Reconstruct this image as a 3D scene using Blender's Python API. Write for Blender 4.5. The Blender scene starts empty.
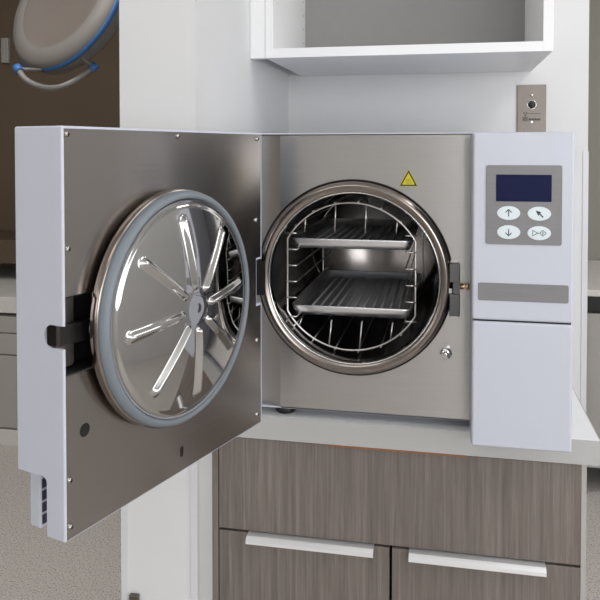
import bpy, bmesh, math, random
from math import sin, cos, pi, radians, tan, atan2, sqrt
from mathutils import Vector, Matrix

C = bpy.context.scene.collection
SC = bpy.context.scene

# ------------------------------------------------------------------ camera
F_PX, YAW, PITCH = 733.0, 11.4, 1.45
cam_d = bpy.data.cameras.new('camera')
cam = bpy.data.objects.new('camera', cam_d)
C.objects.link(cam)
cam_d.sensor_width = 36
cam_d.lens = F_PX / 600 * 36
cam_d.shift_y = ((149 + F_PX * tan(radians(PITCH))) - 300) / 600
cam_d.clip_start = 0.02
cam.location = (0, -1.15, 1.335)
cam.rotation_euler = (radians(90 - PITCH), 0, radians(YAW))
SC.camera = cam

# ------------------------------------------------------------------ exposure, world, lights
SC.view_settings.view_transform = 'Standard'
SC.view_settings.look = 'None'
SC.view_settings.exposure = 0.0
SC.view_settings.gamma = 1.0
SC.view_settings.use_curve_mapping = False
SC.cycles.max_bounces = 10
SC.cycles.diffuse_bounces = 8
SC.cycles.glossy_bounces = 6
SC.cycles.caustics_reflective = False
SC.cycles.caustics_refractive = False
SC.cycles.sample_clamp_indirect = 6
SC.cycles.use_denoising = True

w = bpy.data.worlds.new('world')
SC.world = w
w.use_nodes = True
w.node_tree.nodes['Background'].inputs[0].default_value = (0.9, 0.93, 1.0, 1)
w.node_tree.nodes['Background'].inputs[1].default_value = 0.3


def area_light(name, loc, size, energy, color=(1, 1, 1), rot=(0, 0, 0)):
    d = bpy.data.lights.new(name, 'AREA')
    d.shape = 'RECTANGLE'
    d.size, d.size_y = size
    d.energy = energy
    d.color = color
    o = bpy.data.objects.new(name, d)
    o.location = loc
    o.rotation_euler = rot
    C.objects.link(o)
    return o


# recessed ceiling panels of the room
area_light('ceiling_panel_near', (1.15, -0.35, 2.585), (0.6, 1.2), 11.5, (0.98, 0.985, 1.0))
area_light('ceiling_panel_side', (-0.7, -1.5, 2.585), (1.2, 0.6), 6, (0.98, 0.985, 1.0))
area_light('ceiling_panel_right', (1.4, 1.3, 2.585), (0.6, 0.6), 7, (0.98, 0.985, 1.0))
area_light('ceiling_panel_far', (-1.4, 0.7, 2.585), (1.2, 0.6), 21, (0.99, 0.985, 0.98))
# added fill lights, not real windows, at the right-hand wall and behind the camera
area_light('fill_light_right', (2.15, -1.5, 1.45), (1.0, 2.2), 20, (0.96, 0.975, 1.0), (0, radians(90), 0))  # added side fill for the partition and the recess
area_light('fill_light_corner', (-2.3, -3.3, 1.6), (1.0, 1.2), 14, (0.96, 0.975, 1.0), (radians(90), 0, radians(-20)))  # added to brighten the partition end and the door edge
area_light('fill_light_behind', (1.25, -3.35, 1.55), (1.8, 1.1), 37, (0.96, 0.975, 1.0), (radians(90), 0, 0))  # added fill standing in for a photographer's softbox


# ------------------------------------------------------------------ materials
def lin(r, g, b):
    f = lambda c: (c / 255 / 12.92) if c / 255 <= 0.04045 else ((c / 255 + 0.055) / 1.055) ** 2.4
    return (f(r), f(g), f(b), 1)


def mat(name, col, rough=0.5, metal=0.0, spec=0.5, emit=None):
    m = bpy.data.materials.new(name)
    m.use_nodes = True
    b = m.node_tree.nodes['Principled BSDF']
    b.inputs['Base Color'].default_value = col if len(col) == 4 else (*col, 1)
    b.inputs['Roughness'].default_value = rough
    b.inputs['Metallic'].default_value = metal
    b.inputs['Specular IOR Level'].default_value = spec
    return m


def noise_tint(m, scale, amount, detail=3, mapping=(1, 1, 1), rough_amount=0.0, bump=0.0):
    """procedural variation of the base colour around its own value"""
    nt = m.node_tree
    b = nt.nodes['Principled BSDF']
    col = b.inputs['Base Color'].default_value[:]
    tc = nt.nodes.new('ShaderNodeTexCoord')
    mp = nt.nodes.new('ShaderNodeMapping')
    mp.inputs['Scale'].default_value = mapping
    nz = nt.nodes.new('ShaderNodeTexNoise')
    nz.inputs['Scale'].default_value = scale
    nz.inputs['Detail'].default_value = detail
    rp = nt.nodes.new('ShaderNodeValToRGB')
    rp.color_ramp.elements[0].position = 0.3
    rp.color_ramp.elements[1].position = 0.7
    rp.color_ramp.elements[0].color = tuple(c * (1 - amount) for c in col[:3]) + (1,)
    rp.color_ramp.elements[1].color = tuple(min(1, c * (1 + amount)) for c in col[:3]) + (1,)
    L = nt.links
    L.new(tc.outputs['Object'], mp.inputs['Vector'])
    L.new(mp.outputs['Vector'], nz.inputs['Vector'])
    L.new(nz.outputs['Fac'], rp.inputs['Fac'])
    L.new(rp.outputs['Color'], b.inputs['Base Color'])
    if rough_amount:
        mr = nt.nodes.new('ShaderNodeMapRange')
        r0 = b.inputs['Roughness'].default_value
        mr.inputs['To Min'].default_value = max(0.02, r0 - rough_amount)
        mr.inputs['To Max'].default_value = r0 + rough_amount
        L.new(nz.outputs['Fac'], mr.inputs['Value'])
        L.new(mr.outputs['Result'], b.inputs['Roughness'])
    if bump:
        bp = nt.nodes.new('ShaderNodeBump')
        bp.inputs['Strength'].default_value = bump
        bp.inputs['Distance'].default_value = 0.0005
        L.new(nz.outputs['Fac'], bp.inputs['Height'])
        L.new(bp.outputs['Normal'], b.inputs['Normal'])
    return m


M = {}
M['wall'] = noise_tint(mat('white_wall_paint', lin(219, 219, 219), 0.7), 6, 0.012)
M['ceiling'] = noise_tint(mat('ceiling_paint', lin(236, 236, 234), 0.8), 6, 0.01)
M['taupe'] = noise_tint(mat('taupe_wall_paint', lin(104, 89, 72), 0.75), 3, 0.03)
M['grey_wall'] = noise_tint(mat('grey_wall_paint', lin(150, 148, 138), 0.75), 3, 0.02)
M['dark_edge'] = mat('grey_counter_edge', lin(180, 180, 178), 0.45)
M['guard'] = mat('corner_guard_plastic', lin(212, 212, 215), 0.35)
M['laminate'] = noise_tint(mat('white_laminate', lin(240, 240, 240), 0.4), 4, 0.008)
M['counter'] = noise_tint(mat('pale_grey_counter', lin(236, 236, 235), 0.45), 40, 0.012)
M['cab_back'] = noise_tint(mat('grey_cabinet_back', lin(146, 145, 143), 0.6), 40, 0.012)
M['cab_grey'] = noise_tint(mat('grey_carcass_laminate', lin(172, 170, 166), 0.5), 40, 0.01)
M['enamel'] = noise_tint(mat('white_enamel', lin(194, 197, 208), 0.38), 5, 0.006)
M['black'] = mat('black_plastic', lin(22, 21, 21), 0.45)
M['matte_black'] = mat('matte_black_iron', lin(20, 18, 17), 0.75, 0.0, 0.2)
M['screw'] = noise_tint(mat('screw_steel', (0.45, 0.43, 0.41), 0.25, 1.0), 30, 0.03)
M['gap'] = mat('dark_gap', lin(14, 13, 12), 0.8)
M['chrome'] = noise_tint(mat('chrome', (0.78, 0.78, 0.77), 0.12, 1.0), 30, 0.02)
M['mirror'] = noise_tint(mat('mirror_steel', (0.49, 0.48, 0.47), 0.04, 1.0), 8, 0.02)
M['wire'] = noise_tint(mat('rack_wire_steel', (0.70, 0.68, 0.66), 0.28, 1.0), 60, 0.05)
M['ring'] = noise_tint(mat('turned_ring_steel', (0.29, 0.255, 0.23), 0.2, 1.0), 60, 0.04, mapping=(1, 8, 1), rough_amount=0.04)
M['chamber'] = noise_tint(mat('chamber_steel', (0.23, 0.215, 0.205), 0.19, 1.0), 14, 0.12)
M['tray'] = noise_tint(mat('aluminium_tray', (0.80, 0.81, 0.83), 0.32, 1.0), 50, 0.04)
M['ridge'] = noise_tint(mat('tray_ridge_aluminium', (0.85, 0.85, 0.86), 0.5, 0.35), 50, 0.04)  # same metal as the pan, made paler for the light the ridges catch
M['alu'] = noise_tint(mat('brushed_aluminium', (0.88, 0.88, 0.89), 0.4, 0.55), 60, 0.05, mapping=(0.1, 3, 3))
M['darksteel'] = noise_tint(mat('dark_lever_steel', (0.075, 0.07, 0.068), 0.3, 1.0), 20, 0.15)
M['latch'] = noise_tint(mat('latch_steel', (0.15, 0.147, 0.145), 0.35, 1.0), 40, 0.08)
M['brass'] = noise_tint(mat('brass_pin', (0.72, 0.52, 0.36), 0.22, 1.0), 40, 0.04)
M['gasket'] = noise_tint(mat('silicone_gasket', lin(116, 124, 130), 0.45), 30, 0.03)
M['display'] = mat('blue_display_glass', lin(13, 22, 60), 0.45, 0.0, 0.12)
M['button'] = noise_tint(mat('membrane_button', lin(216, 226, 230), 0.4), 20, 0.01)
M['icon'] = mat('icon_ink', lin(46, 48, 54), 0.5)
M['yellow'] = noise_tint(mat('warning_yellow', lin(214, 200, 20), 0.45), 30, 0.02)
M['warnink'] = mat('warning_ink', lin(30, 28, 14), 0.5)
M['warngrey'] = mat('warning_wave_ink', lin(130, 122, 20), 0.5)
M['slot'] = mat('vent_slot_dark', lin(58, 54, 78), 0.6)
M['edgebrown'] = noise_tint(mat('raw_board_edge', lin(150, 98, 62), 0.7), 40, 0.1)
M['plategrey'] = noise_tint(mat('grey_label_plate', lin(124, 122, 123), 0.42), 40, 0.05, mapping=(0.3, 4, 6))
M['platesteel'] = noise_tint(mat('wall_plate_steel', (0.17, 0.15, 0.132), 0.4, 1.0), 30, 0.04, mapping=(6, 6, 0.5))
M['engrave'] = mat('engraved_ink', lin(52, 46, 42), 0.6)
M['lampgrey'] = noise_tint(mat('lamp_housing_grey', lin(112, 108, 103), 0.5), 10, 0.02)
M['lens'] = noise_tint(mat('lamp_lens', lin(106, 98, 92), 0.4), 8, 0.03)
M['lampblue'] = mat('lamp_blue_trim', lin(52, 102, 160), 0.45)
M['bgcab'] = noise_tint(mat('warm_grey_cabinet', lin(168, 165, 160), 0.5), 8, 0.02)
M['bgtop'] = noise_tint(mat('pale_worktop', lin(214, 212, 206), 0.5), 10, 0.02)
M['bgdark'] = noise_tint(mat('brown_shelf', lin(92, 78, 62), 0.6), 10, 0.05)


def brushed(name, col, rough, along, aniso_noise=0.18):
    """brushed steel, fine streaks running along one axis plus soft broad bands"""
    m = mat(name, col, rough, 1.0)
    nt = m.node_tree
    b = nt.nodes['Principled BSDF']
    L = nt.links
    tc = nt.nodes.new('ShaderNodeTexCoord')

    def nz(scale, mp_scale, detail):
        mp = nt.nodes.new('ShaderNodeMapping')
        mp.inputs['Scale'].default_value = mp_scale
        n = nt.nodes.new('ShaderNodeTexNoise')
        n.inputs['Scale'].default_value = scale
        n.inputs['Detail'].default_value = detail
        L.new(tc.outputs['Object'], mp.inputs['Vector'])
        L.new(mp.outputs['Vector'], n.inputs['Vector'])
        return n
    fine = nz(1, along, 3)
    mr = nt.nodes.new('ShaderNodeMapRange')
    mr.inputs['To Min'].default_value = rough - 0.03
    mr.inputs['To Max'].default_value = rough + 0.04
    L.new(fine.outputs['Fac'], mr.inputs['Value'])
    L.new(mr.outputs['Result'], b.inputs['Roughness'])
    rp = nt.nodes.new('ShaderNodeValToRGB')
    rp.color_ramp.elements[0].position = 0.25
    rp.color_ramp.elements[1].position = 0.75
    rp.color_ramp.elements[0].color = tuple(c * (1 - aniso_noise) for c in col) + (1,)
    rp.color_ramp.elements[1].color = tuple(min(1, c * (1 + aniso_noise)) for c in col) + (1,)
    L.new(fine.outputs['Fac'], rp.inputs['Fac'])
    L.new(rp.outputs['Color'], b.inputs['Base Color'])
    tg = nt.nodes.new('ShaderNodeTangent')
    tg.direction_type = 'UV_MAP'
    L.new(tg.outputs['Tangent'], b.inputs['Tangent'])
    b.inputs['Anisotropic'].default_value = 0.8
    bp = nt.nodes.new('ShaderNodeBump')
    bp.inputs['Strength'].default_value = 0.02
    bp.inputs['Distance'].default_value = 0.0004
    L.new(fine.outputs['Fac'], bp.inputs['Height'])
    L.new(bp.outputs['Normal'], b.inputs['Normal'])
    return m


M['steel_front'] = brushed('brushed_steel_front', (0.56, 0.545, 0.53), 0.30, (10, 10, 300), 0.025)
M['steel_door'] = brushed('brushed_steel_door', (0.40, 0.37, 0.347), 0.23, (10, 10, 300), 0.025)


def wood_material():
    m = mat('grey_brown_wood_laminate', lin(122, 112, 104), 0.5)
    nt = m.node_tree
    L = nt.links
    b = nt.nodes['Principled BSDF']
    tc = nt.nodes.new('ShaderNodeTexCoord')

    def nz(scale, detail, dist=0.0, rough=0.6):
        mp = nt.nodes.new('ShaderNodeMapping')
        mp.inputs['Scale'].default_value = scale
        n = nt.nodes.new('ShaderNodeTexNoise')
        n.inputs['Scale'].default_value = 1
        n.inputs['Detail'].default_value = detail
        n.inputs['Distortion'].default_value = dist
        n.inputs['Roughness'].default_value = rough
        L.new(tc.outputs['Object'], mp.inputs['Vector'])
        L.new(mp.outputs['Vector'], n.inputs['Vector'])
        return n
    a = nz((170, 170, 4.5), 5, 0.4, 0.7)
    c = nz((26, 26, 1.1), 3, 1.2)
    mx = nt.nodes.new('ShaderNodeMix')
    mx.data_type = 'FLOAT'
    mx.inputs['Factor'].default_value = 0.3
    L.new(a.outputs['Fac'], mx.inputs['A'])
    L.new(c.outputs['Fac'], mx.inputs['B'])
    rp = nt.nodes.new('ShaderNodeValToRGB')
    e = rp.color_ramp.elements
    e[0].position, e[0].color = 0.34, lin(94, 86, 80)
    e[1].position, e[1].color = 0.66, lin(136, 127, 120)
    mid = rp.color_ramp.elements.new(0.5)
    mid.color = lin(114, 105, 99)
    L.new(mx.outputs['Result'], rp.inputs['Fac'])
    L.new(rp.outputs['Color'], b.inputs['Base Color'])
    return m


M['wood'] = wood_material()


def floor_material():
    m = mat('speckled_vinyl', lin(190, 184, 177), 0.55)
    nt = m.node_tree
    L = nt.links
    b = nt.nodes['Principled BSDF']
    tc = nt.nodes.new('ShaderNodeTexCoord')
    n1 = nt.nodes.new('ShaderNodeTexNoise')
    n1.inputs['Scale'].default_value = 190
    n1.inputs['Detail'].default_value = 2
    L.new(tc.outputs['Object'], n1.inputs['Vector'])
    rp = nt.nodes.new('ShaderNodeValToRGB')
    e = rp.color_ramp.elements
    e[0].position, e[0].color = 0.34, lin(132, 125, 119)
    e[1].position, e[1].color = 0.47, lin(198, 192, 186)
    x = e.new(0.64)
    x.color = lin(202, 197, 191)
    x = e.new(0.72)
    x.color = lin(206, 202, 196)
    L.new(n1.outputs['Fac'], rp.inputs['Fac'])
    L.new(rp.outputs['Color'], b.inputs['Base Color'])
    return m


M['floor'] = floor_material()


# ------------------------------------------------------------------ mesh helpers
def box(bm, x0, x1, y0, y1, z0, z1, bev=0.0, seg=2, mi=0):
    v = [bm.verts.new((x, y, z)) for x in (x0, x1) for y in (y0, y1) for z in (z0, z1)]
    q = [(0, 1, 3, 2), (4, 6, 7, 5), (0, 4, 5, 1), (2, 3, 7, 6), (0, 2, 6, 4), (1, 5, 7, 3)]
    fs = [bm.faces.new([v[i] for i in f]) for f in q]
    for f in fs:
        f.material_index = mi
    if bev:
        es = list({e for f in fs for e in f.edges})
        r = bmesh.ops.bevel(bm, geom=es, offset=bev, segments=seg, profile=0.5, affect='EDGES')
        for f in r['faces']:
            f.material_index = mi


def prism(bm, pts, y0, y1, axis='y', mi=0):
    """polygon (a,b) extruded along an axis: y -> (a, ., b); x -> (., a, b); z -> (a, b, .)"""
    def P(a, b, t):
        return (a, t, b) if axis == 'y' else ((t, a, b) if axis == 'x' else (a, b, t))
    lo = [bm.verts.new(P(a, b, y0)) for a, b in pts]
    hi = [bm.verts.new(P(a, b, y1)) for a, b in pts]
    n = len(pts)
    fs = [bm.faces.new(lo), bm.faces.new(hi[::-1])]
    for i in range(n):
        j = (i + 1) % n
        fs.append(bm.faces.new([lo[i], hi[i], hi[j], lo[j]]))
    for f in fs:
        f.material_index = mi
    return fs


def rrect(x0, x1, z0, z1, r, n=6):
    p = []
    for cx, cz, a0 in ((x1 - r, z1 - r, 0), (x0 + r, z1 - r, 90), (x0 + r, z0 + r, 180), (x1 - r, z0 + r, 270)):
        for k in range(n + 1):
            a = radians(a0 + 90 * k / n)
            p.append((cx + r * cos(a), cz + r * sin(a)))
    return p


def ellipse(cx, cz, rx, rz, n=32):
    return [(cx + rx * cos(2 * pi * k / n), cz + rz * sin(2 * pi * k / n)) for k in range(n)]


def lathe(bm, prof, cx, cz, n=96, closed=False, mi=0):
    """profile of (radius, y) turned about the y axis through (cx, cz)"""
    rows = []
    for r, y in prof:
        if r < 1e-6:
            rows.append([bm.verts.new((cx, y, cz))] * n)
        else:
            rows.append([bm.verts.new((cx + r * cos(2 * pi * k / n), y, cz + r * sin(2 * pi * k / n))) for k in range(n)])
    m = len(rows)
    for i in range(m if closed else m - 1):
        a, b = rows[i], rows[(i + 1) % m]
        for k in range(n):
            j = (k + 1) % n
            vs = []
            for v in (a[k], a[j], b[j], b[k]):
                if v not in vs:
                    vs.append(v)
            if len(vs) >= 3:
                f = bm.faces.new(vs)
                f.material_index = mi
                f.smooth = True


def tube(bm, pts, r, n=10, closed=False, mi=0):
    pts = [Vector(p) for p in pts]
    m = len(pts)
    rows = []
    up = None
    for i in range(m):
        if closed:
            t = pts[(i + 1) % m] - pts[i - 1]
        else:
            t = pts[min(i + 1, m - 1)] - pts[max(i - 1, 0)]
        t.normalize()
        if up is None:
            up = Vector((0, 0, 1)) if abs(t.z) < 0.9 else Vector((0, 1, 0))
        a = (up - t * up.dot(t)).normalized()
        up = a
        b = t.cross(a)
        rows.append([bm.verts.new(pts[i] + (a * cos(2 * pi * k / n) + b * sin(2 * pi * k / n)) * r) for k in range(n)])
    for i in range(m if closed else m - 1):
        p, q = rows[i], rows[(i + 1) % m]
        for k in range(n):
            j = (k + 1) % n
            f = bm.faces.new([p[k], p[j], q[j], q[k]])
            f.smooth = True
            f.material_index = mi
    if not closed:
        bm.faces.new(rows[0][::-1])
        bm.faces.new(rows[-1])


def obj(name, bm, mats, parent=None, smooth=None, wn=False):
    me = bpy.data.meshes.new(name)
    bmesh.ops.recalc_face_normals(bm, faces=bm.faces[:])
    if smooth is not None:
        for f in bm.faces:
            f.smooth = smooth
    bm.to_mesh(me)
    bm.free()
    for m in (mats if isinstance(mats, (list, tuple)) else [mats]):
        me.materials.append(m if not isinstance(m, str) else M[m])
    o = bpy.data.objects.new(name, me)
    C.objects.link(o)
    if parent:
        o.parent = parent
    return o


def thing(name, label, cat, loc=(0, 0, 0), group=None, rot=(0, 0, 0)):
    o = bpy.data.objects.new(name, None)
    o.empty_display_size = 0.05
    o.location = loc
    o.rotation_euler = rot
    o['label'] = label
    o['category'] = cat
    if group:
        o['group'] = group
    C.objects.link(o)
    return o


def tag(o, label, cat, group=None):
    o['label'] = label
    o['category'] = cat
    if group:
        o['group'] = group
    return o


def struct(name, bm, m, smooth=None):
    o = obj(name, bm, m, None, smooth)
    o['kind'] = 'structure'
    return o


def brush_uv(o):
    """u runs up the sheet, so the brushing across it spreads highlights vertically"""
    me = o.data
    uv = me.uv_layers.new(name='brush')
    for lp in me.loops:
        c = me.vertices[lp.vertex_index].co
        uv.data[lp.index].uv = (c.z, c.x)


def B():
    return bmesh.new()


def cut(o, cutters):
    """subtract each cutter bmesh from o and bake the result into its mesh"""
    tmp = []
    for cb in cutters:
        me = bpy.data.meshes.new('cutter')
        bmesh.ops.recalc_face_normals(cb, faces=cb.faces[:])
        cb.to_mesh(me)
        cb.free()
        c = bpy.data.objects.new('cutter', me)
        C.objects.link(c)
        c.matrix_world = o.matrix_world
        md = o.modifiers.new('cut', 'BOOLEAN')
        md.operation = 'DIFFERENCE'
        md.solver = 'EXACT'
        md.object = c
        tmp.append(c)
    bpy.context.view_layer.update()
    dg = bpy.context.evaluated_depsgraph_get()
    me = bpy.data.meshes.new_from_object(o.evaluated_get(dg))
    o.modifiers.clear()
    o.data = me
    for c in tmp:
        bpy.data.objects.remove(c, do_unlink=True)


# ------------------------------------------------------------------ the room
X0, X1, Y0, Y1, ZC = -3.1, 2.2, -3.4, 2.6, 2.6
PX = -0.383          # face of the partition beside the counter
BY = 0.61            # back wall of the alcove
b = B(); box(b, X0, X1, Y0, Y1, -0.05, 0); struct('floor', b, 'floor')
b = B(); box(b, X0, X1, Y0, Y1, ZC, ZC + 0.05); struct('ceiling', b, 'ceiling')
b = B(); box(b, X0, 0.45, Y1, Y1 + 0.1, 0, ZC); struct('wall_far', b, 'taupe')
b = B(); box(b, 0.45, X1, Y1, Y1 + 0.1, 0, ZC); struct('wall_far_right', b, 'grey_wall')
b = B(); box(b, X0 - 0.1, X0, Y0, Y1, 0, ZC); struct('wall_left', b, 'taupe')
b = B(); box(b, X1, X1 + 0.1, Y0, 0.3, 0, ZC); struct('wall_right', b, 'wall')
b = B(); box(b, X1, X1 + 0.1, 0.3, Y1, 0, ZC); struct('wall_right_rear', b, 'wall')
b = B(); box(b, X0, X1, Y0 - 0.1, Y0, 0, ZC); struct('wall_front', b, 'wall')
b = B(); box(b, PX - 0.125, PX, -0.07, BY + 0.12, 0, ZC); struct('wall_partition', b, 'wall')
b = B(); box(b, PX, 0.3115, BY, BY + 0.12, 0, ZC); struct('wall_back', b, 'wall')


# clear plastic corner guards on the wall corners, up to about 1.3 m
def guard(name, x, y, sx, sy, z1=1.325, wd=0.0095, t=0.0016):
    b = B()
    x0, x1 = sorted((x, x + sx * wd)); y0, y1 = sorted((y, y + sy * wd))
    prism(b, [(x - sx * t, y - sy * t), (x + sx * wd, y - sy * t), (x + sx * wd, y), (x, y), (x, y + sy * wd), (x - sx * t, y + sy * wd)], 0.0, z1, 'z')
    return struct(name, b, 'guard')


guard('trim_1', PX, -0.07, -1, 1)
guard('trim_2', PX - 0.125, -0.07, 1, 1)
guard('trim_3', 0.3115, BY, -1, 1, 1.33, 0.0105)

# ------------------------------------------------------------------ base cabinet and counter
CX0, CX1, CY = -0.3705, 0.2, 0.006
base = thing('base_cabinet', 'grey-brown wood-grain base cabinet with aluminium drawer pulls under the white counter', 'cabinet', (-0.08, 0.3, 0))
base_loc = Vector((-0.08, 0.3, 0))


def rel(o, root):
    o.location = Vector(o.location) - Vector(root.location)
    return o


b = B()
box(b, CX0 - 0.0115, CX1, CY + 0.026, BY - 0.004, 0.09, 0.861)
rel(obj('carcass', b, 'gap', base), base)
b = B(); box(b, CX0 - 0.0122, CX0 - 0.0018, CY + 0.001, CY + 0.026, 0.09, 0.861); rel(obj('filler_strip', b, 'wood', base), base)
b = B(); box(b, CX1 + 0.0004, CX1 + 0.0078, CY + 0.001, BY - 0.005, 0.0, 0.861); rel(obj('side_panel', b, 'cab_grey', base), base)
b = B(); box(b, CX0 - 0.0115, CX1, 0.06, 0.075, 0.0, 0.09); rel(obj('toe_kick', b, 'black', base), base)
b = B(); box(b, CX0, CX1, CY, CY + 0.019, 0.7045, 0.8585, 0.0006, 1); rel(obj('false_front', b, 'wood', base), base)
b = B(); box(b, -0.185, 0.032, -0.001, CY + 0.01, 0.8588, 0.8612); rel(obj('edge_strip', b, 'edgebrown', base), base)
for x0, x1, h0, h1 in ((CX0, -0.0882, -0.3205, -0.1125), (-0.0838, CX1, -0.057, 0.149)):
    b = B(); box(b, x0, x1, CY, CY + 0.019, 0.40, 0.7005, 0.0006, 1)
    d = rel(obj('drawer', b, 'wood', base), base)
    b = B()
    # edge pull: flat tab over the drawer edge, then a lip sloping down in front
    prism(b, [(CY + 0.015, 0.7022), (CY - 0.010, 0.7012), (CY - 0.0165, 0.6960), (CY - 0.0165, 0.6905),
              (CY - 0.0145, 0.6905), (CY - 0.0142, 0.6950), (CY - 0.0095, 0.6995), (CY - 0.0003, 0.7002), (CY - 0.0003, 0.7008), (CY + 0.015, 0.7010)], h0, h1, 'x')
    o = obj('handle', b, 'alu', d)
    o.location = -Vector(base.location) - Vector(d.location)
for x0, x1 in ((CX0, -0.0882), (-0.0838, CX1)):
    b = B(); box(b, x0, x1, CY, CY + 0.019, 0.098, 0.396, 0.0006, 1)
    rel(obj('drawer', b, 'wood', base), base)

b = B()
box(b, PX + 0.001, 0.2245, -0.001, BY - 0.001, 0.8622, 0.9, 0.0012, 2)
ct = tag(obj('countertop', b, 'counter'), 'white laminate counter slab carrying the steriliser above the wood drawers', 'countertop')

b = B(); box(b, PX + 0.001, 0.2245, -0.0022, -0.0008, 0.8623, 0.8996); obj('dark_edge', b, 'dark_edge', ct)  # thin strips over the slab's edges, coloured greyer than its top
b = B(); box(b, 0.2243, 0.2257, -0.0022, BY - 0.001, 0.8623, 0.8996); obj('dark_edge', b, 'dark_edge', ct)

# ------------------------------------------------------------------ wall cabinet above
wc = thing('wall_cabinet', 'open white wall cabinet with grey back above the steriliser', 'cabinet', (-0.08, 0.43, 1.513))
WX0, WX1, WY, WZ, TK = -0.352, 0.187, 0.25, 1.513, 0.0185


def wpart(name, bm, m):
    return rel(obj(name, bm, m, wc), wc)


b = B(); box(b, WX0, WX0 + 0.016, WY, BY - 0.003, WZ, 2.25, 0.0006, 1)
wside = wpart('side_panel', b, 'laminate')
for zz in (1.585, 1.617, 1.649, 1.681, 1.713):
    b = B()
    prism(b, ellipse(BY - 0.055, zz, 0.0026, 0.0026, 12), WX0 + 0.0159, WX0 + 0.0163, 'x')
    o = obj('peg_hole', b, 'cab_grey', wside); o.location = -Vector(wside.location) - Vector(wc.location)
b = B(); box(b, WX1 - 0.018, WX1, WY, BY - 0.003, WZ, 2.25, 0.0006, 1); wpart('side_panel', b, 'laminate')
b = B(); box(b, WX0 + 0.016, WX1 - 0.018, WY, BY - 0.003, WZ, WZ + TK, 0.0006, 1); wpart('bottom_panel', b, 'laminate')
b = B(); box(b, WX0 + 0.016, WX1 - 0.018, WY, BY - 0.003, 2.232, 2.25); wpart('top_panel', b, 'laminate')
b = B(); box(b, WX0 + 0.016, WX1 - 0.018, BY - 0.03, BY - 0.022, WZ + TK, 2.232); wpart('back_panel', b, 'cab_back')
b = B(); box(b, PX + 0.001, WX0 - 0.0006, WY + 0.0, WY + 0.02, WZ, 2.25); wpart('filler_strip', b, 'laminate')

# ------------------------------------------------------------------ steel push plate on the wall
pl = thing('wall_plate', 'brushed steel wall plate with black round button above the white control panel', 'switch plate', (0.1875, BY, 1.425))
b = B(); prism(b, rrect(-0.0325, 0.0325, -0.0555, 0.0575, 0.002), -0.0022, 0, 'y')
prism(b, rrect(-0.0300, 0.0300, -0.053, 0.055, 0.002), -0.0042, -0.0022, 'y')
obj('plate', b, 'platesteel', pl)
b = B(); lathe(b, [(0, -0.0075), (0.007, -0.0075), (0.0085, -0.0055), (0.0085, -0.0042)], 0.0005, 0.0115, 32); obj('button', b, 'black', pl)
b = B(); lathe(b, [(0.0088, -0.0042), (0.0090, -0.0052), (0.0102, -0.0052), (0.0104, -0.0042)], 0.0005, 0.0115, 32); obj('bezel', b, 'chrome', pl)
b = B(); lathe(b, [(0, -0.0062), (0.002, -0.006), (0.0035, -0.0048), (0.0035, -0.0042)], 0.0005, 0.0335, 20); obj('indicator', b, 'chrome', pl)
b = B()
lathe(b, [(0, -0.0056), (0.003, -0.005), (0.0038, -0.0042)], 0, -0.0285, 20); obj('screw', b, 'chrome', pl)
b = B()   # engraved emblem (three dots over a stack of bars) and two lines of small lettering
for dx, dz in ((-0.0165, -0.0075), (-0.0105, -0.0075), (-0.0135, -0.0125)):
    prism(b, ellipse(dx, dz, 0.0019, 0.0019, 12), -0.0045, -0.0042)
for k in range(4):
    prism(b, [(-0.0195, -0.0165 - k * 0.0026), (-0.0080, -0.0165 - k * 0.0026), (-0.0080, -0.0180 - k * 0.0026), (-0.0195, -0.0180 - k * 0.0026)], -0.0045, -0.0042)
prism(b, [(-0.0065, -0.0082), (0.0205, -0.0082), (0.0205, -0.0092), (-0.0065, -0.0092)], -0.0045, -0.0042)
prism(b, [(-0.0065, -0.0222), (0.0, -0.0222), (0.0, -0.0234), (-0.0065, -0.0234)], -0.0045, -0.0042)
for k in range(8):
    x = -0.0055 + k * 0.0033
    h = (0.0052, 0.0040, 0.0052, 0.0046)[k % 4]
    prism(b, [(x, -0.0246), (x + 0.0024, -0.0246), (x + 0.0024, -0.0246 + h), (x, -0.0246 + h)], -0.0045, -0.0042)
obj('emblem', b, 'engrave', pl)

# small steel box and white cover low on the partition face
b = B(); box(b, -0.494, -0.4785, -0.078, -0.0702, 0.53, 0.6255, 0.0015)
tag(obj('steel_plate', b, 'platesteel'), 'narrow steel plate low on the white partition end', 'wall plate')
b = B(); box(b, -0.413, -0.3945, -0.08, -0.0702, 0.53, 0.6225, 0.002)
tag(obj('socket_cover', b, 'laminate'), 'small white socket cover low on the partition beside the wood cabinet', 'socket cover')

# ------------------------------------------------------------------ the steriliser
ac = thing('steam_steriliser', 'white and steel tabletop steriliser with round door swung open on the counter', 'steriliser', (-0.09, 0.25, 0.9))


def ap(name, bm, m, smooth=None):
    return rel(obj(name, bm, m, ac, smooth), ac)


def sub(name, bm, m, part, smooth=None):
    """sub-part modelled in world coordinates below a part of the steriliser"""
    o = obj(name, bm, m, part, smooth)
    o.location = -Vector(part.location) - Vector(ac.location)
    return o


KX, KZ = -0.1463, 1.131       # centre of the chamber mouth
HX0, HX1, HZ0, HZ1 = -0.362, 0.168, 0.914, 1.3605
# housing: a sheet steel box open at the front
b = B()
T = 0.0022
box(b, HX0, HX1, 0, 0.50, HZ1 - T, HZ1)
box(b, HX0, HX1, 0.003, 0.50, HZ0, HZ0 + T)
box(b, HX0, HX0 + T, 0, 0.50, HZ0 + T, HZ1 - T)
box(b, HX1 - T, HX1, 0, 0.50, HZ0 + T, HZ1 - T)
box(b, HX0 + T, HX1 - T, 0.50 - T, 0.50, HZ0 + T, HZ1 - T)
ap('housing', b, 'enamel')

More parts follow.
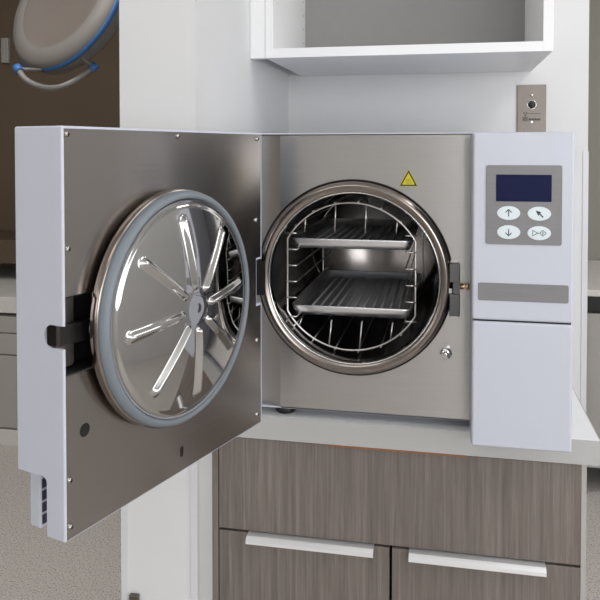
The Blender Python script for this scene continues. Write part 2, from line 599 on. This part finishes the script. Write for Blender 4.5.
# front plate with its round opening and the bent strip at the hinge side
b = B()
R_HOLE = 0.149
n = 128
FY = 0.003
xa, xb, za, zb = -0.2649, 0.04, HZ0 + 0.0005, HZ1 - T - 0.0012
inner, outer = [], []
angs = [2 * pi * k / n for k in range(n)]
for a in angs:
    inner.append(b.verts.new((KX + R_HOLE * cos(a), FY, KZ + R_HOLE * sin(a))))
def edge_pt(a):
    # the steel sheet reaches past the bend on the hinge side
    c, s = cos(a), sin(a)
    t = 1e9
    if c > 1e-9: t = min(t, (xb - KX) / c)
    if c < -1e-9: t = min(t, (-0.3585 - KX) / c)
    if s > 1e-9: t = min(t, (zb - KZ) / s)
    if s < -1e-9: t = min(t, (za - KZ) / s)
    return KX + c * t, KZ + s * t
angs_c = sorted(angs + [atan2(z - KZ, x - KX) % (2 * pi) for x in (-0.3585, xb) for z in (za, zb)])
b.free(); b = B()
def yb(x):
    return FY if x > xa else FY + (xa - x) * 0.32
rows_i = [b.verts.new((KX + R_HOLE * cos(a), yb(KX + R_HOLE * cos(a)), KZ + R_HOLE * sin(a))) for a in angs_c]
rows_m = []
rows_o = []
for a in angs_c:
    x, z = edge_pt(a)
    rows_o.append(b.verts.new((x, yb(x), z)))
N = len(angs_c)
for i in range(N):
    j = (i + 1) % N
    b.faces.new([rows_i[i], rows_i[j], rows_o[j], rows_o[i]])
bmesh.ops.bisect_plane(b, geom=b.verts[:] + b.edges[:] + b.faces[:], plane_co=(xa, 0, 0), plane_no=(1, 0, 0))
for v in b.verts:
    v.co.y = yb(v.co.x)
ext = bmesh.ops.extrude_face_region(b, geom=b.faces[:])
bmesh.ops.translate(b, vec=(0, 0.0015, 0), verts=[g for g in ext['geom'] if isinstance(g, bmesh.types.BMVert)])
front = ap('front_plate', b, 'steel_front', False)
brush_uv(front)

# chamber: polished vessel with back wall
b = B()
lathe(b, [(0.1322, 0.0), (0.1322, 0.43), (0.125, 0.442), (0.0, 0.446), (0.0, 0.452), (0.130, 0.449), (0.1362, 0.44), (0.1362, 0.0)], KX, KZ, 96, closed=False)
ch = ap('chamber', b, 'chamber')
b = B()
lathe(b, [(0.0, 0.4405), (0.018, 0.4405), (0.02, 0.444)], KX + 0.03, KZ + 0.02, 24)
sub('drain_cap', b, 'chrome', ch)
# turned ring round the mouth
b = B()
lathe(b, [(0.1545, 0.004), (0.1525, -0.004), (0.1495, -0.0095), (0.1450, -0.0115), (0.1385, -0.0095), (0.1345, -0.0055), (0.1325, 0.002),
          (0.1325, 0.012), (0.1500, 0.012)], KX, KZ, 128, closed=True)
rg = ap('chamber_ring', b, 'ring')
b = B()
lathe(b, [(0.1535, 0.0028), (0.1562, 0.0010), (0.1562, 0.0040), (0.1535, 0.0040)], KX, KZ, 128, closed=True)
sub('ring_seam', b, 'black', rg)
b = B()
lathe(b, [(0.1330, -0.0045), (0.1347, -0.0072), (0.1362, -0.0082), (0.1352, -0.0060)], KX, KZ, 128, closed=True)
sub('ring_lip', b, 'chrome', rg)

# feet
for fx, fy in ((-0.262, 0.03), (0.14, 0.03), (-0.34, 0.45), (0.14, 0.45)):
    b = B(); lathe(b, [(0, 0.9), (0.015, 0.9), (0.017, 0.903), (0.0165, 0.9145), (0, 0.9145)], fx, fy, 24)
    for v in b.verts:
        x, y, z = v.co
        v.co = (x, fy + (z - fy), y)
    ap('foot', b, 'black')

# latch striker, its locking pin and the round bolt below
b = B()
LX0, LX1 = 0.0035, 0.0193
box(b, LX0, LX1, -0.011, 0.004, 1.1310, 1.1600, 0.0012)
box(b, LX0, LX1, -0.011, 0.004, 1.0790, 1.1130, 0.0012)
box(b, LX0 + 0.0055, LX1, -0.006, 0.004, 1.1125, 1.1315)
la = ap('latch_striker', b, 'latch')
for zz in (1.1618, 1.0772):
    b = B()
    box(b, LX0 + 0.001, LX1 - 0.002, -0.004, 0.004, zz - 0.0018, zz + 0.0018, 0.0006)
    sub('latch_tab', b, 'chrome', la)
b = B(); tube(b, [(0.0195, -0.003, 1.124), (0.0335, -0.003, 1.124)], 0.0042, 16); tube(b, [(0.0285, -0.003, 1.124), (0.0312, -0.003, 1.124)], 0.0054, 16)
sub('locking_pin', b, 'brass', la)
b = B(); box(b, LX0 - 0.002, LX0 + 0.0045, -0.0095, 0.003, 1.1134, 1.1215, 0.001); sub('catch', b, 'chrome', la)
b = B()
lathe(b, [(0.0, -0.012), (0.0032, -0.0118), (0.0042, -0.0095), (0.0042, -0.006)], -0.0012, 1.0192, 24)
lathe(b, [(0.0042, -0.0062), (0.0085, -0.0055), (0.0098, -0.002), (0.0098, 0.003)], -0.0012, 1.0192, 6)
bl = ap('bolt', b, 'chrome')

# warning triangle
b = B()
def tri(cx, cz, s, y0, y1, mi, rr=0.0):
    h = s * 0.93
    prism(b, [(cx - s / 2, cz - h / 3), (cx + s / 2, cz - h / 3), (cx, cz + 2 * h / 3)], y0, y1, 'y', mi)
TX, TZ = -0.0598, 1.2857
tri(TX, TZ, 0.0295, 0.0024, 0.0031, 0)
tri(TX, TZ, 0.0268, 0.0020, 0.0024, 1)
tri(TX, TZ, 0.0196, 0.0016, 0.0020, 0)
for k in (-1, 0, 1):
    x = TX + k * 0.0024
    pts = [(x + 0.0006 * sin(t * 1.6), TZ - 0.0022 + t * 0.0012) for t in range(5)]
    poly = [(p[0] - 0.00045, p[1]) for p in pts] + [(p[0] + 0.00045, p[1]) for p in pts[::-1]]
    prism(b, poly, 0.0013, 0.0016, 'y', 2)
prism(b, [(TX - 0.0045, TZ - 0.0042), (TX + 0.0045, TZ - 0.0042), (TX + 0.0045, TZ - 0.0033), (TX - 0.0045, TZ - 0.0033)], 0.0013, 0.0016, 'y', 2)
o = ap('warning_sticker', b, ['yellow', 'warnink', 'warngrey']); o['label'] = 'yellow triangular hot surface warning sticker'

# control panel: upper half and the flap below the seam
PX0, PX1, PY = 0.0345, 0.1728, -0.08
b = B(); box(b, PX0, PX1, PY, 0.05, 1.0915, 1.3585, 0.004, 4)
cp = ap('control_panel', b, 'enamel', True)
b = B(); box(b, PX0 + 0.0004, PX1 - 0.0004, PY + 0.0004, 0.05, 0.9085, 1.0898, 0.004, 4)
fl = ap('lower_flap', b, 'enamel', True)
b = B(); box(b, PX0 + 0.003, PX1 - 0.003, PY + 0.003, 0.048, 1.0893, 1.092); sub('seam', b, 'gap', cp)
for o in (cp, fl):
    o.modifiers.new('wn', 'WEIGHTED_NORMAL')
b = B(); prism(b, rrect(0.0432, 0.1658, 1.1198, 1.1450, 0.0025), PY - 0.0008, PY + 0.001); sub('label_strip', b, 'plategrey', cp)
b = B(); prism(b, rrect(0.0533, 0.1560, 1.2003, 1.3122, 0.0032), PY - 0.0012, PY + 0.001)
kp = ap('keypad', b, 'plategrey')
b = B(); prism(b, rrect(0.0670, 0.1420, 1.2612, 1.2990, 0.0008), PY - 0.0016, PY - 0.0010); sub('display', b, 'display', kp)


def bar2(bm, p, q, wd, y0, y1, mi):
    (x0, z0), (x1, z1) = p, q
    d = sqrt((x1 - x0) ** 2 + (z1 - z0) ** 2)
    nx, nz = -(z1 - z0) / d * wd / 2, (x1 - x0) / d * wd / 2
    prism(bm, [(x0 + nx, z0 + nz), (x1 + nx, z1 + nz), (x1 - nx, z1 - nz), (x0 - nx, z0 - nz)], y0, y1, 'y', mi)


for kind, cx, cz in (('up', 0.0843, 1.2449), ('select', 0.1256, 1.2446), ('down', 0.0845, 1.2179), ('start', 0.1257, 1.2173)):
    b = B()
    prism(b, ellipse(cx, cz, 0.0158, 0.0098), PY - 0.0021, PY - 0.0010)
    prism(b, ellipse(cx, cz, 0.0150, 0.0090), PY - 0.0025, PY - 0.0021)
    ya, yb_ = PY - 0.0028, PY - 0.0025
    s = 1 if kind == 'up' else -1
    if kind in ('up', 'down'):
        bar2(b, (cx, cz - 0.0048), (cx, cz + 0.0048), 0.0011, ya, yb_, 1)
        for d in (-1, 1):
            bar2(b, (cx, cz + s * 0.0051), (cx + d * 0.0042, cz + s * 0.0008), 0.0011, ya - 0.0001, yb_, 1)
    elif kind == 'select':
        prism(b, [(cx - 0.0048, cz + 0.0046), (cx + 0.0030, cz + 0.0020), (cx + 0.0004, cz + 0.0003), (cx - 0.0012, cz - 0.0030)], ya, yb_, 'y', 1)
        bar2(b, (cx - 0.0002, cz + 0.0004), (cx + 0.0052, cz - 0.0048), 0.0017, ya - 0.0001, yb_, 1)
    else:
        tr = [(cx - 0.0088, cz + 0.0040), (cx - 0.0088, cz - 0.0040), (cx - 0.0020, cz)]
        for i in range(3):
            bar2(b, tr[i], tr[(i + 1) % 3], 0.0007, ya - i * 0.00004, yb_, 1)
        bar2(b, (cx - 0.0020, cz), (cx + 0.0010, cz), 0.0007, ya, yb_, 1)
        hx = [(cx + 0.0010, cz), (cx + 0.0048, cz + 0.0042), (cx + 0.0095, cz), (cx + 0.0048, cz - 0.0042)]
        for i in range(4):
            bar2(b, hx[i], hx[(i + 1) % 4], 0.0007, ya - i * 0.00004, yb_, 1)
        bar2(b, (cx + 0.0050, cz - 0.0020), (cx + 0.0050, cz + 0.0020), 0.0008, ya - 0.0003, yb_, 1)
    o = sub('button', b, ['button', 'icon'], kp)
    o['label'] = {'up': 'oval button with up arrow', 'down': 'oval button with down arrow', 'select': 'oval button with slanted arrow',
                  'start': 'oval button with triangle and diamond outline'}[kind]

# ------------------------------------------------------------------ the open door (local x across, y inner side, z up)
DP = Vector((-0.2635, -0.122, 0.0))
DROT = atan2(-0.954, -0.2995)
DW, DT, DZ0, DZ1 = 0.377, 0.0695, 0.9368, 1.3583


def dpart(name, bm, m, parent, smooth=None):
    return obj(name, bm, m, parent, smooth)


b = B()
# outline seen from the side: full thickness above, a thinner leaf at the bottom
box(b, 0.0, DW, -DT, 0.0, DZ0, DZ1, 0.0022, 3)
door = obj('door', b, 'enamel', ac)
door.location = DP - Vector(ac.location)
door.rotation_euler = (0, 0, DROT)
bpy.context.view_layer.update()


def cb(*a, **k):
    q = B(); box(q, *a, **k); return q


cuts = []
q = B(); prism(q, rrect(-0.2, -0.0255, 0.80, 0.9990, 0.0060), -0.05, 0.5, 'x'); cuts.append(q)   # lower step
q = B(); prism(q, rrect(-0.0275, 0.03, 1.1335, 1.1570, 0.0112), DW - 0.05, DW + 0.02, 'x'); cuts.append(q)   # latch slot in the free edge
cuts.append(cb(0.285, 0.3735, -0.034, 0.02, 1.1050, 1.1862))                  # latch pocket in the inner face
cuts.append(cb(-0.05, 0.0125, -0.2, 0.05, 1.1120, 1.1760))                    # hinge opening
cuts.append(cb(0.0030, DW - 0.0025, -0.0018, 0.02, DZ0 + 0.0015, DZ1 - 0.0026))  # seat of the steel sheet
cut(door, cuts)

RCX, RCZ = 0.2075, 1.1475
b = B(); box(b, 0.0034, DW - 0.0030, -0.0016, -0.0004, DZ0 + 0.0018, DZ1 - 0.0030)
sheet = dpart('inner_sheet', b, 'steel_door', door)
bpy.context.view_layer.update()
q1 = B(); prism(q1, [(x, z) for x, z in ellipse(0.3488, 1.0432, 0.0070, 0.0070, 28)], -0.01, 0.01)
q2 = B(); prism(q2, rrect(0.1845, 0.1910, 0.9555, 0.9680, 0.003), -0.01, 0.01)
cut(sheet, [cb(0.336, 0.40, -0.01, 0.01, 1.1050, 1.1862), cb(-0.05, 0.0155, -0.01, 0.01, 1.1090, 1.1790), q1, q2])
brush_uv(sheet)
b = B()
prism(b, ellipse(0.3488, 1.0432, 0.0078, 0.0078, 28), -0.0030, -0.0017)
dpart('sheet_opening', b, 'black', door)
b = B()
prism(b, rrect(0.1835, 0.1920, 0.9545, 0.9690, 0.003), -0.0030, -0.0017)
dpart('sheet_opening', b, 'black', door)

# black back of the latch pocket, the grey bracket plate and the lever
b = B(); box(b, 0.286, 0.3732, -0.0338, -0.0325, 1.1055, 1.1857)
box(b, 0.286, 0.3732, -0.0325, -0.0018, 1.1845, 1.1857); box(b, 0.286, 0.3732, -0.0325, -0.0018, 1.1055, 1.1067)
dpart('latch_pocket', b, 'black', door)
b = B(); prism(b, rrect(0.3475, 0.3722, 1.1095, 1.1840, 0.004), -0.0325, -0.0165)
dpart('latch_bracket', b, 'wire', door)
b = B()
prism(b, [(0.318, -0.002), (0.336, -0.0035), (0.352, -0.0062), (0.3740, -0.0080), (0.3762, -0.0110), (0.3762, -0.0240), (0.3740, -0.0252), (0.3640, -0.0245), (0.350, -0.0150), (0.334, -0.0105), (0.318, -0.0095)], 1.1352, 1.1555, 'z')
dpart('latch_lever', b, 'darksteel', door)
b = B(); lathe(b, [(0.0105, -0.010), (0.0118, -0.006), (0.0118, 0.0), (0.0098, 0.0), (0.0092, -0.008)], 0.3265, 1.1455, 28, closed=True)
dpart('lever_pivot', b, 'chrome', door)

# back ring, flange and gasket
b = B(); lathe(b, [(0.0, -0.0004), (0.1300, -0.0004), (0.1300, 0.0050), (0.0, 0.0050)], RCX, RCZ, 96); dpart('neck_ring', b, 'black', door)
b = B(); lathe(b, [(0.0, 0.0050), (0.1385, 0.0050), (0.1400, 0.0065), (0.1400, 0.0145), (0.1390, 0.0160), (0.0, 0.0160)], RCX, RCZ, 128); dpart('flange', b, 'ring', door)
b = B(); lathe(b, [(0.1382, 0.0150), (0.1384, 0.0185), (0.1372, 0.0220), (0.1352, 0.0248), (0.1328, 0.0262), (0.1305, 0.0262), (0.1290, 0.0248), (0.1284, 0.0220), (0.1284, 0.0150)], RCX, RCZ, 128, closed=True)
gk = dpart('gasket', b, 'gasket', door)

# pressed mirror plate: shallow dome with eight raised ribs
b = B()
NR, NA = 72, 384
RIM = 0.1279
ribs = [radians(83 - 45 * k) for k in range(8)]


def dish(r, a):
    x, z = r * cos(a), r * sin(a)
    h = 0.0235 + 0.0155 * (1 - (r / RIM) ** 2)
    if r > 0.1195:
        t = (r - 0.1195) / (RIM - 0.1195)
        h -= 0.0012 * sin(pi * t)
    # eight ribs with rounded ends
    for g in ribs:
        ux, uz = cos(g), sin(g)
        s = x * ux + z * uz
        d = -x * uz + z * ux
        s0, s1 = 0.028, 0.1035
        hw = 0.0052 + 0.0022 * max(0, min(1, (s - s0) / (s1 - s0)))
        if s < s0: dd = sqrt((s - s0) ** 2 + d * d)
        elif s > s1: dd = sqrt((s - s1) ** 2 + d * d)
        else: dd = abs(d)
        if dd < hw:
            h += 0.0062 * (0.5 + 0.5 * cos(pi * dd / hw)) ** 0.8
    # small step round the hub
    if r < 0.024:
        t = min(1, (0.024 - r) / 0.007)
        h += 0.0005 * (t * t * (3 - 2 * t))
    if 0.003 < r < 0.012:
        h -= 0.0002 * sin(pi * (r - 0.003) / 0.009)
    return h


rows = []
cen = b.verts.new((RCX, dish(0, 0), RCZ))
for i in range(1, NR + 1):
    r = RIM * i / NR
    rows.append([b.verts.new((RCX + r * cos(2 * pi * k / NA), dish(r, 2 * pi * k / NA), RCZ + r * sin(2 * pi * k / NA))) for k in range(NA)])
for k in range(NA):
    b.faces.new([cen, rows[0][k], rows[0][(k + 1) % NA]])
for i in range(NR - 1):
    for k in range(NA):
        j = (k + 1) % NA
        b.faces.new([rows[i][k], rows[i + 1][k], rows[i + 1][j], rows[i][j]])
dpart('pressed_plate', b, 'mirror', door, True)

# screws round the sheet
for sx, sz in ((0.3705, 1.3500), (0.193, 1.3508), (0.0135, 1.3493), (0.3705, 1.2345), (0.3705, 0.9990), (0.3700, 0.9510),
               (0.0165, 1.2335), (0.0145, 1.0604), (0.0145, 0.9531)):
    b = B()
    rr = 0.0034
    lathe(b, [(0.0, 0.0026), (0.0014, 0.0024), (0.0027, 0.0016), (rr, -0.0004)], sx, sz, 20)
    bar2(b, (sx - 0.0018, sz), (sx + 0.0018, sz), 0.0007, 0.0018, 0.0029, 1)
    bar2(b, (sx, sz - 0.0018), (sx, sz + 0.0018), 0.0007, 0.0018, 0.0029, 1)
    dpart('screw', b, ['screw', 'black'], door)

# grip with vent slots below the step
b = B()
box(b, 0.02, 0.3555, -0.0765, -0.0590, 0.9265, 1.0020, 0.0030, 3)
box(b, 0.04, 0.33, -0.060, -0.050, 0.985, 1.002)
gr = dpart('vent_grip', b, 'enamel', door)
b = B()
for z0 in (0.9315, 0.9445, 0.9575, 0.9705, 0.9835):
    for x0 in (0.330, 0.300, 0.270):
        box(b, x0, x0 + 0.0235, -0.0591, -0.0583, z0, z0 + 0.0100)
dpart('vent_slot', b, 'slot', door)

# hinge arm reaching from the housing through the opening at the edge of the door
b = B()
prism(b, [(-0.3350, 0.0), (-0.3350, -0.110), (-0.3000, -0.118), (-0.2645, -0.108), (-0.2650, -0.096), (-0.2900, -0.100), (-0.3180, -0.090), (-0.3180, 0.0)], 1.1200, 1.1690, 'z')
ap('hinge_arm', b, 'matte_black')

# ------------------------------------------------------------------ wire rack inside the chamber
GX, GZ = -0.1543, 1.1275
rack = thing('tray_rack', 'bent wire rack inside the round steriliser chamber', 'rack', (GX, 0.03, 1.0045))


def rp_(name, bm, m):
    return rel(obj(name, bm, m, rack), rack)


def frame_pts(R=0.1205, hw=0.1047):
    a0 = math.acos(hw / R)
    p = []
    for k in range(33):
        a = a0 + (pi - 2 * a0) * k / 32
        p.append((GX + R * cos(a), GZ + R * sin(a)))
    for k in range(33):
        a = pi + a0 + (pi - 2 * a0) * k / 32
        p.append((GX + R * cos(a), GZ + R * sin(a)))
    return p


for yy in (0.030, 0.385):
    b = B(); tube(b, [(x, yy, z) for x, z in frame_pts()], 0.0017, 10, closed=True); rp_('frame', b, 'wire')
LEV = (1.1965, 1.1695, 1.1430, 1.1165, 1.0900, 1.0585)
for s in (-1, 1):
    for zz in LEV:
        xe = GX + s * 0.1047
        b = B(); tube(b, [(xe + s * 0.002, 0.0285, zz), (xe - s * 0.0150, 0.0285, zz), (xe - s * 0.0160, 0.0300, zz), (xe - s * 0.0160, 0.385, zz)], 0.0013, 8)
        rp_('tray_rail', b, 'wire')
for a in (48, 66, 84, 102, 120, 138, 222, 240, 258, 276, 294, 312):
    x, z = GX + 0.1228 * cos(radians(a)), GZ + 0.1228 * sin(radians(a))
    b = B(); tube(b, [(x, 0.0265, z), (x, 0.388, z)], 0.0013, 8); rp_('long_wire', b, 'wire')
for xo in (-0.0745, -0.0245, 0.0255, 0.0755):
    zt = sqrt(0.1205 ** 2 - xo ** 2)
    b = B(); tube(b, [(GX + xo, 0.0318, GZ + zt), (GX + xo - 0.002, 0.034, 1.1985)], 0.0014, 8); rp_('upright_wire', b, 'wire')
    b = B(); tube(b, [(GX + xo - 0.011, 0.0318, GZ - sqrt(0.1205 ** 2 - (xo - 0.011) ** 2)), (GX + xo - 0.007, 0.034, 1.0545)], 0.0014, 8); rp_('upright_wire', b, 'wire')


def tray(label, z, loc_y=0.034):
    """shallow pressed tray: flared walls, rolled rim, long ridges in the floor"""
    x0, x1, y0, y1 = -0.2555, -0.0540, loc_y, loc_y + 0.36
    root = thing('steriliser_tray', label, 'tray', ((x0 + x1) / 2, y0, z), 'ridged trays in the steriliser')
    b = B()
    H, r = 0.0165, 0.016

    def ring(d, zz):
        return [b.verts.new((x, y, zz)) for x, y in rrect(x0 + d, x1 - d, y0 + d, y1 - d, max(0.004, r - d), 6)]
    prof = [(0.0, H - 0.002), (0.0, H), (0.0022, H), (0.0030, H - 0.001), (0.0075, 0.0022), (0.0105, 0.0010), (0.0105, 0.0), (0.0065, 0.0002), (0.0022, 0.008), (0.0006, H - 0.002)]
    rws = [ring(d, zz) for d, zz in prof]
    nn = len(rws[0])
    for i in range(len(rws) - 1):
        for k in range(nn):
            j = (k + 1) % nn
            f = b.faces.new([rws[i][k], rws[i][j], rws[i + 1][j], rws[i + 1][k]]); f.smooth = True
    b.faces.new(rws[5]); b.faces.new(rws[6])
    for v in b.verts:
        v.co.z += z
    rel(obj('pan', b, 'tray', root), root)
    b = B()
    for k in range(11):
        x = x0 + 0.026 + k * (x1 - x0 - 0.052) / 10
        tube(b, [(x, y0 + 0.016, z + 0.0012), (x, y0 + 0.020, z + 0.0034), (x, y1 - 0.020, z + 0.0034), (x, y1 - 0.016, z + 0.0012)], 0.0022, 10)
    rel(obj('floor_ridges', b, 'ridge', root), root)
    return root


tray('upper grey metal tray with ridged floor, under the top of the wire rack', 1.1712)
tray('lower grey metal tray with ridged floor, near the bottom of the wire rack', 1.0602)

# ------------------------------------------------------------------ surgical lamp in the room behind
Rv = Vector((0.9803, 0.1977, 0.0)); Uv = Vector((-0.005, 0.0248, 0.9997)); Fv = Vector((-0.1976, 0.98, -0.0253))
lc = Vector((-1.4473, 1.4318, 1.9049))
to_eye = (Vector((0, -1.15, 1.335)) - lc).normalized()
tip = Rv * (-0.82) + Uv * 0.57
tip = (tip - to_eye * tip.dot(to_eye)).normalized()
nrm = tip * sin(radians(59)) + to_eye * cos(radians(59))
nrm.normalize()
lamp = thing('surgical_lamp', 'round grey surgical lamp with blue rim and grab bar in the room behind', 'lamp', lc)
lamp.rotation_euler = (-nrm).to_track_quat('Y', 'Z').to_euler()
bpy.context.view_layer.update()
b = B(); lathe(b, [(0.205, -0.004), (0.225, -0.010), (0.262, -0.004), (0.282, 0.012), (0.284, 0.020)], 0, 0, 96); obj('face_ring', b, 'lampgrey', lamp)
b = B(); lathe(b, [(0.0, 0.022), (0.08, 0.020), (0.15, 0.012), (0.205, -0.003)], 0, 0, 96); obj('lens', b, 'lens', lamp)
b = B(); lathe(b, [(0.282, 0.016), (0.287, 0.018), (0.2875, 0.034), (0.282, 0.036)], 0, 0, 96, closed=True); obj('rim_band', b, 'lampblue', lamp)
b = B(); lathe(b, [(0.282, 0.034), (0.280, 0.075), (0.255, 0.100), (0.16, 0.125), (0.0, 0.132)], 0, 0, 96); obj('housing', b, 'lampgrey', lamp)
inv = lamp.matrix_world.inverted()


def at(px, py, dep):
    """point of the lamp's grab bar at a given distance"""
    cy = 149 + F_PX * tan(radians(PITCH))
    return inv @ (Vector(cam.location) + (Rv * ((px - 300) / F_PX) + Uv * ((cy - py) / F_PX) + Fv) * dep)


bar = [at(*p) for p in ((18, 69, 2.66), (24, 78, 2.64), (33, 84, 2.64), (46, 88, 2.66), (60, 87, 2.70), (76, 80, 2.72), (94, 67, 2.74))]
fine = []
for i in range(len(bar) - 1):
    for k in range(4):
        p0, p1, p2, p3 = bar[max(i - 1, 0)], bar[i], bar[i + 1], bar[min(i + 2, len(bar) - 1)]
        t = k / 4
        fine.append(0.5 * ((2 * p1) + (p2 - p0) * t + (2 * p0 - 5 * p1 + 4 * p2 - p3) * t * t + (3 * p1 - p0 - 3 * p2 + p3) * t ** 3))
fine.append(bar[-1])
b = B(); tube(b, fine, 0.0115, 12); gb = obj('grab_bar', b, 'lampgrey', lamp)
for e, i0 in ((0, 1), (-1, -3)):
    p = fine[e]; d = (fine[e] - fine[i0]).normalized()
    b = B(); tube(b, [p - d * 0.016, p + d * 0.012], 0.0160, 14); obj('bar_end', b, 'lampblue', gb)
    # bracket from the bar end to the rim of the head
    q = Vector((p.x, 0.03, p.z)); q = Vector((p.x, 0, p.z)).normalized() * 0.275; q.y = 0.05
    b = B(); tube(b, [p, q], 0.007, 10); obj('bar_bracket', b, 'lampgrey', gb)
# suspension arm up to the ceiling
b = B(); tube(b, [(0, 0.13, 0), (0, 0.20, 0), inv @ Vector((lc.x + 0.28, lc.y + 0.2, 2.15)), inv @ Vector((lc.x + 0.28, lc.y + 0.2, 2.599))], 0.022, 14); obj('suspension_arm', b, 'lampgrey', lamp)

# ------------------------------------------------------------------ furniture in the room behind
cab = thing('drawer_cabinet', 'grey drawer cabinet against the brown wall behind the open door', 'cabinet', (-2.0, 2.1, 0))


def cpart(name, bm, m):
    return rel(obj(name, bm, m, cab), cab)


b = B(); box(b, -2.6, -1.5, 1.815, 2.5, 0.07, 0.585); cpart('carcass', b, 'bgcab')
b = B(); box(b, -2.6, -1.5, 1.80, 2.5, 0.0, 0.07); cpart('plinth', b, 'bgtop')
b = B(); box(b, -2.62, -1.48, 1.79, 2.52, 0.60, 0.672, 0.004); cpart('worktop', b, 'bgtop')
for x0, x1 in ((-2.595, -2.055), (-2.045, -1.505)):
    for z0, z1 in ((0.51, 0.583), (0.412, 0.505), (0.08, 0.407)):
        b = B(); box(b, x0, x1, 1.797, 1.816, z0, z1, 0.002, 1); cpart('drawer', b, 'bgcab')
b = B(); box(b, -2.6, -1.5, 2.15, 2.55, 0.76, 0.88, 0.003)
tag(obj('wall_shelf', b, 'bgdark'), 'brown shelf unit fixed to the far wall above the grey drawer cabinet', 'shelf')
b = B(); box(b, -2.47, -2.425, 2.578, 2.599, 1.82, 1.96, 0.003)
tag(obj('wall_switch', b, 'bgcab'), 'small grey switch box high on the brown far wall beside the lamp', 'switch')

dk = thing('desk', 'pale desk by the grey far wall past the right end of the counter', 'desk', (1.0, 2.2, 0))


def kpart(name, bm, m):
    return rel(obj(name, bm, m, dk), dk)


b = B(); box(b, 0.47, 1.9, 1.8, 2.59, 0.772, 0.797, 0.003); kpart('desk_top', b, 'bgtop')
b = B(); box(b, 0.49, 1.88, 1.83, 1.845, 0.10, 0.700); kpart('front_panel', b, 'bgcab')
b = B(); box(b, 0.49, 0.53, 1.82, 2.57, 0.0, 0.772); kpart('side_panel', b, 'bgcab')
b = B(); box(b, 1.84, 1.88, 1.82, 2.57, 0.0, 0.772); kpart('side_panel', b, 'bgcab')
b = B(); box(b, 0.535, 1.835, 1.86, 1.875, 0.700, 0.772); kpart('drawer_gap', b, 'black')
